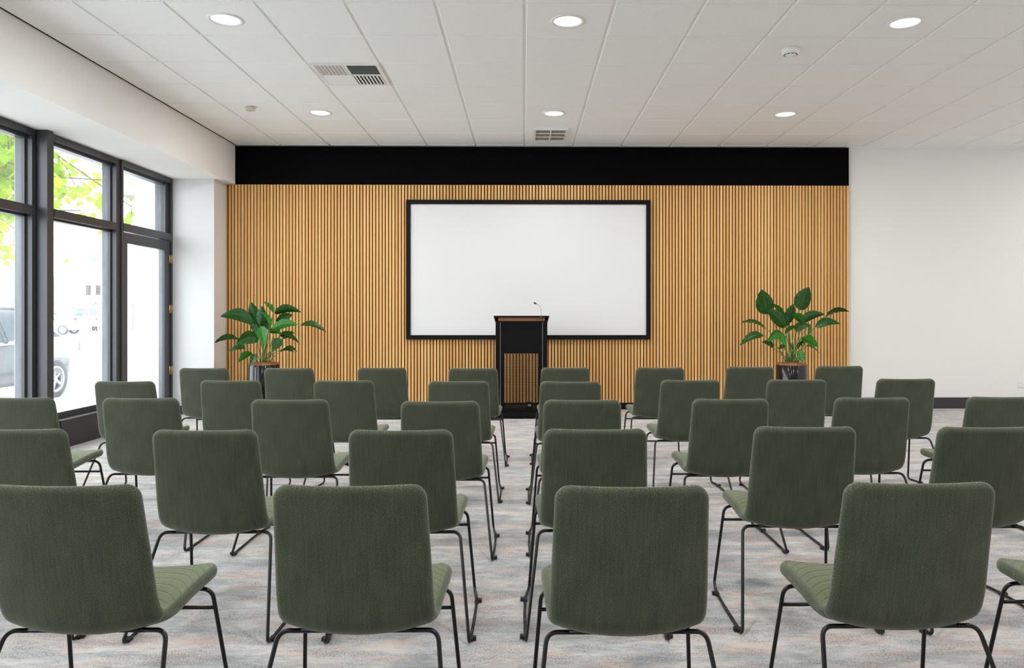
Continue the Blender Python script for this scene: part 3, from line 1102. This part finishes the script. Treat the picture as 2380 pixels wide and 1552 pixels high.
sd = thing('smoke_detector', 'round white smoke detector with dark slots, on the plain wall side of ceiling', 'smoke detector', (2.088, 5.80, CEIL))
bm = bmesh.new()
lathe(bm, [(0.0001, 0), (0.068, 0), (0.070, -0.012), (0.066, -0.015), (0.064, -0.030), (0.054, -0.044), (0.034, -0.050), (0.030, -0.056), (0.0001, -0.057)], 40)
obj('housing', bm, M['white_plastic'], sd, True)
bm = bmesh.new()
for k in range(10):
    a0, a1 = 2 * PI * k / 10 + 0.1, 2 * PI * (k + 1) / 10 - 0.1
    pr = [(0.0535, -0.0465), (0.0445, -0.0492)]
    vs = []
    for s in range(5):
        aa = a0 + (a1 - a0) * s / 4
        vs.append([bm.verts.new((r_ * math.cos(aa), r_ * math.sin(aa), z_)) for r_, z_ in pr])
    for a, b in zip(vs, vs[1:]):
        bm.faces.new((a[0], b[0], b[1], a[1]))
obj('sensor_slots', bm, M['slot'], sd)
sd2 = thing('sprinkler_cover', 'small cream round detector on the ceiling near the windows', 'smoke detector', (-2.745, 7.49, CEIL))
bm = bmesh.new()
lathe(bm, [(0.0001, 0), (0.040, 0), (0.048, -0.006), (0.048, -0.030), (0.042, -0.036), (0.0001, -0.037)], 32)
obj('housing', bm, M['cream_plastic'], sd2, True)
obj('indicator', lathe(bmesh.new(), [(0.0001, -0.0385), (0.006, -0.0385), (0.006, -0.036)], 12), M['slot'], sd2)

so = thing('wall_socket', 'white power socket low on the plain wall', 'wall socket', (6.26, WALL_Y, 0.30))
obj('plate', bx(-0.06, 0.06, -0.010, 0, -0.038, 0.038, bev=0.003), M['white_plastic'], so)
obj('switch', box(box(bmesh.new(), -0.045, -0.03, -0.015, -0.009, 0.015, 0.03), 0.03, 0.045, -0.015, -0.009, 0.015, 0.03), M['white_plastic'], so)

# ================================================================ outside
gnd = mat('pale_paving', (0.62, 0.62, 0.60), 0.9)  # pale mottled paving, albedo raised to bounce more daylight upward
L(gnd, ramp(gnd, noise(gnd, objco(gnd), 3.0, (1, 1, 1), 5.0, 0.7), [(0.3, (0.64, 0.64, 0.63)), (0.7, (0.80, 0.80, 0.79))]), bsdf(gnd).inputs['Base Color'])
struct(obj('pavement', bx(-7.0, -4.305, -30, 40, -0.25, -0.10), gnd))
struct(obj('kerb', bx(-7.15, -7.0, -30, 40, -0.25, -0.095), M['concrete']))
road = mat('pale_asphalt', (0.66, 0.66, 0.66), 0.9)
struct(obj('road', bx(-120, -7.15, -60, 160, -0.35, -0.22), road))
car_white = mat('white_car_paint', (0.80, 0.80, 0.80), 0.3, coat=0.6)
car_grey = mat('silver_car_paint', (0.62, 0.64, 0.66), 0.3, coat=0.6)
car_dark = mat('dark_car_paint', (0.035, 0.040, 0.05), 0.25, coat=0.5)
car_glass = mat('car_glass', (0.10, 0.12, 0.14), 0.1)
tyre = mat('tyre_rubber', (0.05, 0.05, 0.055), 0.8)
rim_m = mat('alloy_rim', (0.6, 0.6, 0.62), 0.3, metal=0.6)
lampred = mat('tail_lamp_red', (0.5, 0.04, 0.03), 0.3)


def car(name, label, loc, rotz, paint, Ln, Wd, Ht, kind):
    """car body lofted from cross-sections; x is the driving direction"""
    t = thing(name, label, 'car', loc, rotz)
    zc = 0.52 * Ht
    if kind == 'suv':
        st = [(-0.5, .36, .60, .60, .8), (-0.49, .28, .64, .66, .92), (-0.40, .22, .66, .70, 1), (0.15, .22, .64, .66, 1), (0.38, .22, .58, .60, 1), (0.47, .26, .52, .54, .92), (0.5, .34, .46, .46, .8)]
        cab = [(-0.485, .66, .68), (-0.45, .66, .97), (-0.2, .66, 1.0), (0.08, .64, .97), (0.22, .63, .64)]
    else:
        st = [(-0.5, .40, .58, .60, .78), (-0.485, .28, .66, .68, .90), (-0.38, .20, .68, .70, 1), (0.2, .20, .64, .66, 1), (0.38, .20, .56, .58, 1), (0.47, .24, .48, .50, .90), (0.5, .32, .42, .42, .76)]
        cab = [(-0.36, .68, .69), (-0.22, .67, .96), (0.0, .66, 1.0), (0.10, .65, .96), (0.27, .62, .63)]
    bm = bmesh.new()
    rings = []
    for (fx, zb, zs, zt, wf) in st:
        x_ = fx * Ln
        w2 = Wd / 2 * wf
        sec = [(-w2 * .9, zb), (-w2, zb + .08), (-w2, zs - .05), (-w2 * .94, zs), (-w2 * .6, zt + .01), (w2 * .6, zt + .01), (w2 * .94, zs), (w2, zs - .05), (w2, zb + .08), (w2 * .9, zb)]
        rings.append([bm.verts.new((x_, p[0], p[1] * Ht)) for p in sec])
    for a, b in zip(rings, rings[1:]):
        for k in range(10):
            bm.faces.new((a[k], a[(k + 1) % 10], b[(k + 1) % 10], b[k]))
    bm.faces.new(rings[0][::-1])
    bm.faces.new(rings[-1])
    obj('body', bm, paint, t, True)
    bm = bmesh.new()
    rg_ = []
    for (fx, z0, z1) in cab:
        lo_w, hi_w = Wd / 2 * .93, Wd / 2 * (.93 - .26 * max(z1 - z0, 0) / .34)
        rg_.append([bm.verts.new((fx * Ln, s * q, z * Ht)) for s, q, z in ((-1, lo_w, z0 - .02), (-1, hi_w, z1), (1, hi_w, z1), (1, lo_w, z0 - .02))])
    for a, b in zip(rg_, rg_[1:]):
        for k in range(4):
            bm.faces.new((a[k], a[(k + 1) % 4], b[(k + 1) % 4], b[k]))
    bm.faces.new(rg_[0][::-1])
    bm.faces.new(rg_[-1])
    obj('windows', bm, car_glass, t)
    # roof skin
    bm = bmesh.new()
    a0, a1 = cab[1][0] * Ln, cab[3][0] * Ln
    z_ = 1.0 * Ht
    wt = Wd / 2 * .70
    box(bm, a0 - 0.05, a1 + 0.05, -wt, wt, z_ - 0.045, z_ + 0.012, bev=0.02)
    for fx in (cab[1][0] + .02, (cab[1][0] + cab[3][0]) / 2, cab[3][0]):
        for s in (-1, 1):
            tube(bm, [(fx * Ln, s * Wd / 2 * .945, .65 * Ht), (fx * Ln, s * wt, z_ - 0.03)], 0.03, 6)
    obj('roof', bm, paint, t)
    for fx in (-0.31, 0.31):
        for s in (-1, 1):
            bm = bmesh.new()
            c = Vector((fx * Ln, s * (Wd / 2 - 0.11), 0.33))
            n_ = 28
            prof = [(0.20, -0.11), (0.30, -0.115), (0.33, -0.09), (0.335, 0.0), (0.33, 0.09), (0.30, 0.115), (0.20, 0.11)]
            rr = [[bm.verts.new(c + Vector((pr * math.cos(2 * PI * k / n_), off, pr * math.sin(2 * PI * k / n_)))) for k in range(n_)] for pr, off in prof]
            for a, b in zip(rr, rr[1:]):
                for k in range(n_):
                    bm.faces.new((a[k], a[(k + 1) % n_], b[(k + 1) % n_], b[k]))
            wh = obj('wheel', bm, tyre, t, True)
            bm = bmesh.new()
            for k in range(5):
                aa = 2 * PI * k / 5
                tube(bm, [c + Vector((0, s * 0.09, 0)), c + Vector((0.2 * math.cos(aa), s * 0.085, 0.2 * math.sin(aa)))], 0.025, 6)
            for off in (0.07, 0.10):
                tube(bm, [c + Vector((0.2 * math.cos(2 * PI * k / 20), s * off, 0.2 * math.sin(2 * PI * k / 20))) for k in range(21)], 0.02, 6)
            obj('rim', bm, rim_m, wh, True)
    for s in (-1, 1):
        bm = bx(-0.5 * Ln - 0.01, -0.47 * Ln, *sorted((s * Wd * .44, s * Wd * .33)), .50 * Ht, .60 * Ht, bev=0.01)
        obj('tail_lamp', bm, lampred, t)
    bm = bx(-0.5 * Ln - 0.02, -0.5 * Ln + 0.02, -0.2, 0.2, .42 * Ht, .48 * Ht)
    obj('number_plate', bm, M['white_plastic'], t)
    return t


car('parked_car', 'dark car parked close at the kerb outside the window', (-8.60, 10.97, -0.22), -PI / 2, car_dark, 4.4, 1.8, 1.5, 'sedan')
car('sedan', 'white sedan parked side-on across the road, far outside', (-31.9, 50.0, -0.22), 0.15, car_white, 4.5, 1.8, 1.45, 'sedan')
car('suv', 'white four wheel drive seen from behind across the road', (-35.0, 59.5, -0.22), 2.19, car_white, 4.6, 1.9, 1.8, 'suv')

# fence and buildings across the road
fn = thing('iron_fence', 'dark iron railing fence behind the parked cars', 'fence', (-41.5, 66, -0.22), 0)
bm = bmesh.new()
for k in range(-2, 10):
    box(bm, k * 1.75 - 0.05, k * 1.75 + 0.05, -0.05, 0.05, 0, 2.3)
obj('post', bm, mat('fence_iron', (0.10, 0.11, 0.12), 0.6), fn)
bm = bmesh.new()
for z in (0.25, 1.8):
    box(bm, -3.5, 16.0, -0.02, 0.02, z, z + 0.05)
for k in range(128):
    xx = -3.5 + k * 0.15
    box(bm, xx - 0.01, xx + 0.01, -0.01, 0.01, 0.1, 1.95)
obj('railing', bm, mat('fence_rail_iron', (0.25, 0.26, 0.27), 0.6), fn)


def building(label, loc, rotz, W_, D_, H_, m_, wins):
    t = thing('building', label, 'building', loc, rotz)
    bm = bx(0, W_, 0, D_, 0, H_)
    obj('walls', bm, m_, t)
    obj('roof', bx(-0.4, W_ + 0.4, -0.4, D_ + 0.4, H_, H_ + 0.35), m_, t)
    for (x_, z_, a, b) in wins:
        f_ = obj('window', bx(x_, x_ + a, -0.08, 0.02, z_, z_ + b), M['white_plastic'], t)
        obj('pane', bx(x_ + 0.1, x_ + a - 0.1, -0.12, -0.05, z_ + 0.1, z_ + b - 0.1), car_glass, f_)
    return t


pale = mat('pale_render', (0.75, 0.75, 0.74), 0.9)
cream = mat('cream_render', (0.27, 0.25, 0.20), 0.9)
building('pale low building with grey windows far beyond the fence', (-60, 76, -0.22), 0, 34, 10, 9, pale,
         [(12.0, 2.0, 0.5, 3.2), (15.7, 2.1, 0.5, 0.55), (16.3, 2.1, 0.5, 0.55), (17.0, 2.1, 0.5, 0.5), (17.7, 2.1, 0.5, 0.5), (15.6, 6.5, 1.2, 0.8), (26, 2, 2, 2)])
# signal heads above the road
for i, (x_, y_) in enumerate(((-32.0, 55.0), (-31.45, 55.3))):
    t = thing('traffic_light', 'pole mounted traffic signal %s, across the road' % ('nearer the window post' if i == 0 else 'nearer the glass door'), 'traffic light', (x_, y_, -0.22), 0.3)
    obj('signal_head', bx(-0.15, 0.15, -0.12, 0.12, 2.75, 3.5, bev=0.03), tyre, t)
    bm = bmesh.new()
    for k in range(3):
        tube(bm, [(0, -0.12, 2.88 + 0.24 * k), (0, -0.30, 2.86 + 0.24 * k)], 0.09, 14)
    obj('visor', bm, tyre, t)
    bm = bmesh.new()
    tube(bm, [(0, 0, 0), (0, 0, 2.75)], 0.05, 8)
    obj('pole', bm, M['white_plastic'], t)

# neighbouring verandah seen through the light over the door
vr = thing('verandah', 'pale street verandah with boarded soffit beyond the glass door', 'verandah', (-4.62, 11.0, 0))
soff = mat('grey_boards', (0.20, 0.21, 0.225), 0.7)
bm = bmesh.new()
for k in range(34):
    box(bm, -1.5, 0.0, 0.25 + k * 0.2, 0.25 + k * 0.2 + 0.18, 2.98, 3.02)
obj('soffit_boards', bm, soff, vr)
obj('beam', bx(-1.55, 0.0, 0.0, 0.22, 2.93, 3.20), cream, vr)
obj('parapet', bx(-1.5, 0.0, 0.05, 0.25, 3.20, 4.6), cream, vr)
obj('roof', bx(-1.5, 0.0, 0.25, 7.0, 3.05, 3.15), soff, vr)
struct(obj('wall_neighbour', bx(-4.62, -4.4, 9.6, 20, -0.1, 4.6), M['cool_white']))

# plane tree at the kerb
def maple(bm, uvl, c, size, rnd):
    pts = [(0, -0.45), (0.22, -0.40), (0.52, -0.34), (0.40, -0.10), (0.60, 0.12), (0.30, 0.16), (0.26, 0.34), (0, 0.62), (-0.26, 0.34), (-0.30, 0.16), (-0.60, 0.12), (-0.40, -0.10), (-0.52, -0.34), (-0.22, -0.40)]
    # leaves hang tip down, turned at random
    yaw, pitch, roll = rnd.uniform(0, 2 * PI), PI / 2 + rnd.uniform(0.1, 1.0), rnd.uniform(-0.6, 0.6)
    R_ = Matrix.Rotation(yaw, 3, 'Z') @ Matrix.Rotation(-pitch, 3, 'X') @ Matrix.Rotation(roll, 3, 'Z')
    cv = bm.verts.new(c)
    vs = [bm.verts.new(c + R_ @ Vector((p[0] * size, p[1] * size, 0.10 * size * (abs(p[0]) * 2 - 0.4)))) for p in pts]
    for k in range(len(vs)):
        f_ = bm.faces.new((cv, vs[k], vs[(k + 1) % len(vs)]))
        for lp, u in zip(f_.loops, ((0.5, 0.5), (0.5 + pts[k][0], 0.5 + pts[k][1]), (0.5 + pts[(k + 1) % 14][0], 0.5 + pts[(k + 1) % 14][1]))):
            lp[uvl].uv = (c.x * 3 + u[0] * 0.15, c.z * 3 + u[1] * 0.15)


def tree(label, loc, H, R_, leaves, size, m_leaf, seed, zmin, hang):
    rnd = random.Random(seed)
    t = thing('plane_tree', label, 'tree', loc)
    bm = bmesh.new()
    tube(bm, [(0, 0, 0), (0.05, 0, H * 0.3), (-0.05, 0.05, H * 0.55), (0, 0, H * 0.85)], [0.22, 0.18, 0.13, 0.05], 12)
    obj('trunk', bm, M['bark'], t, True)
    bb = bmesh.new()
    lb = bmesh.new()
    uvl = lb.loops.layers.uv.new('UVMap')
    tips = []
    for k in range(26):
        a = 2 * PI * k / 26 + rnd.uniform(-0.2, 0.2)
        z0 = H * rnd.uniform(0.35, 0.8)
        r = R_ * rnd.uniform(0.75, 1.05)
        e = Vector((r * math.cos(a), r * math.sin(a), z0 + rnd.uniform(-0.5, 0.6)))
        m1 = Vector((r * 0.5 * math.cos(a), r * 0.5 * math.sin(a), z0 + rnd.uniform(0.3, 0.8)))
        pts = fillet([(0, 0, z0), m1, e], 0.6, 6)
        tube(bb, pts, [0.05 - 0.04 * i / (len(pts) - 1) for i in range(len(pts))], 6)
        for q in pts[2:]:
            tips.append(q)
            if rnd.random() < hang:
                d = Vector((rnd.uniform(-0.35, 0.35), rnd.uniform(-0.35, 0.35), -rnd.uniform(0.5, 1.3)))
                e2 = Vector(q) + d
                if e2.z > zmin:
                    tube(bb, [q, Vector(q) + d * 0.5 + Vector((0.05, 0, 0)), e2], 0.008, 5)
                    for s in (0.4, 0.6, 0.8, 1.0, 1.0):
                        tips.append(Vector(q) + d * s)
    obj('branches', bb, M['bark'], t, True)
    n = 0
    while n < leaves:
        q = Vector(rnd.choice(tips))
        c = q + Vector((rnd.gauss(0, 0.22), rnd.gauss(0, 0.22), rnd.gauss(-0.05, 0.20)))
        if c.z < zmin:
            continue
        maple(lb, uvl, c, size * rnd.uniform(0.7, 1.25), rnd)
        n += 1
    lf = obj('foliage', lb, m_leaf, t)
    return t


tree('leafy yellow-green plane tree hanging outside the tall windows', (-10.3, 12.4, -0.15), 6.6, 3.5, 2900, 0.18, M['tree_leaf'], 5, 2.98, 0.8)
tree('second plane tree farther along the street, outside the first window', (-19.5, 24.0, -0.2), 7.5, 3.6, 2200, 0.24, M['tree_leaf'], 9, 3.0, 0.4)
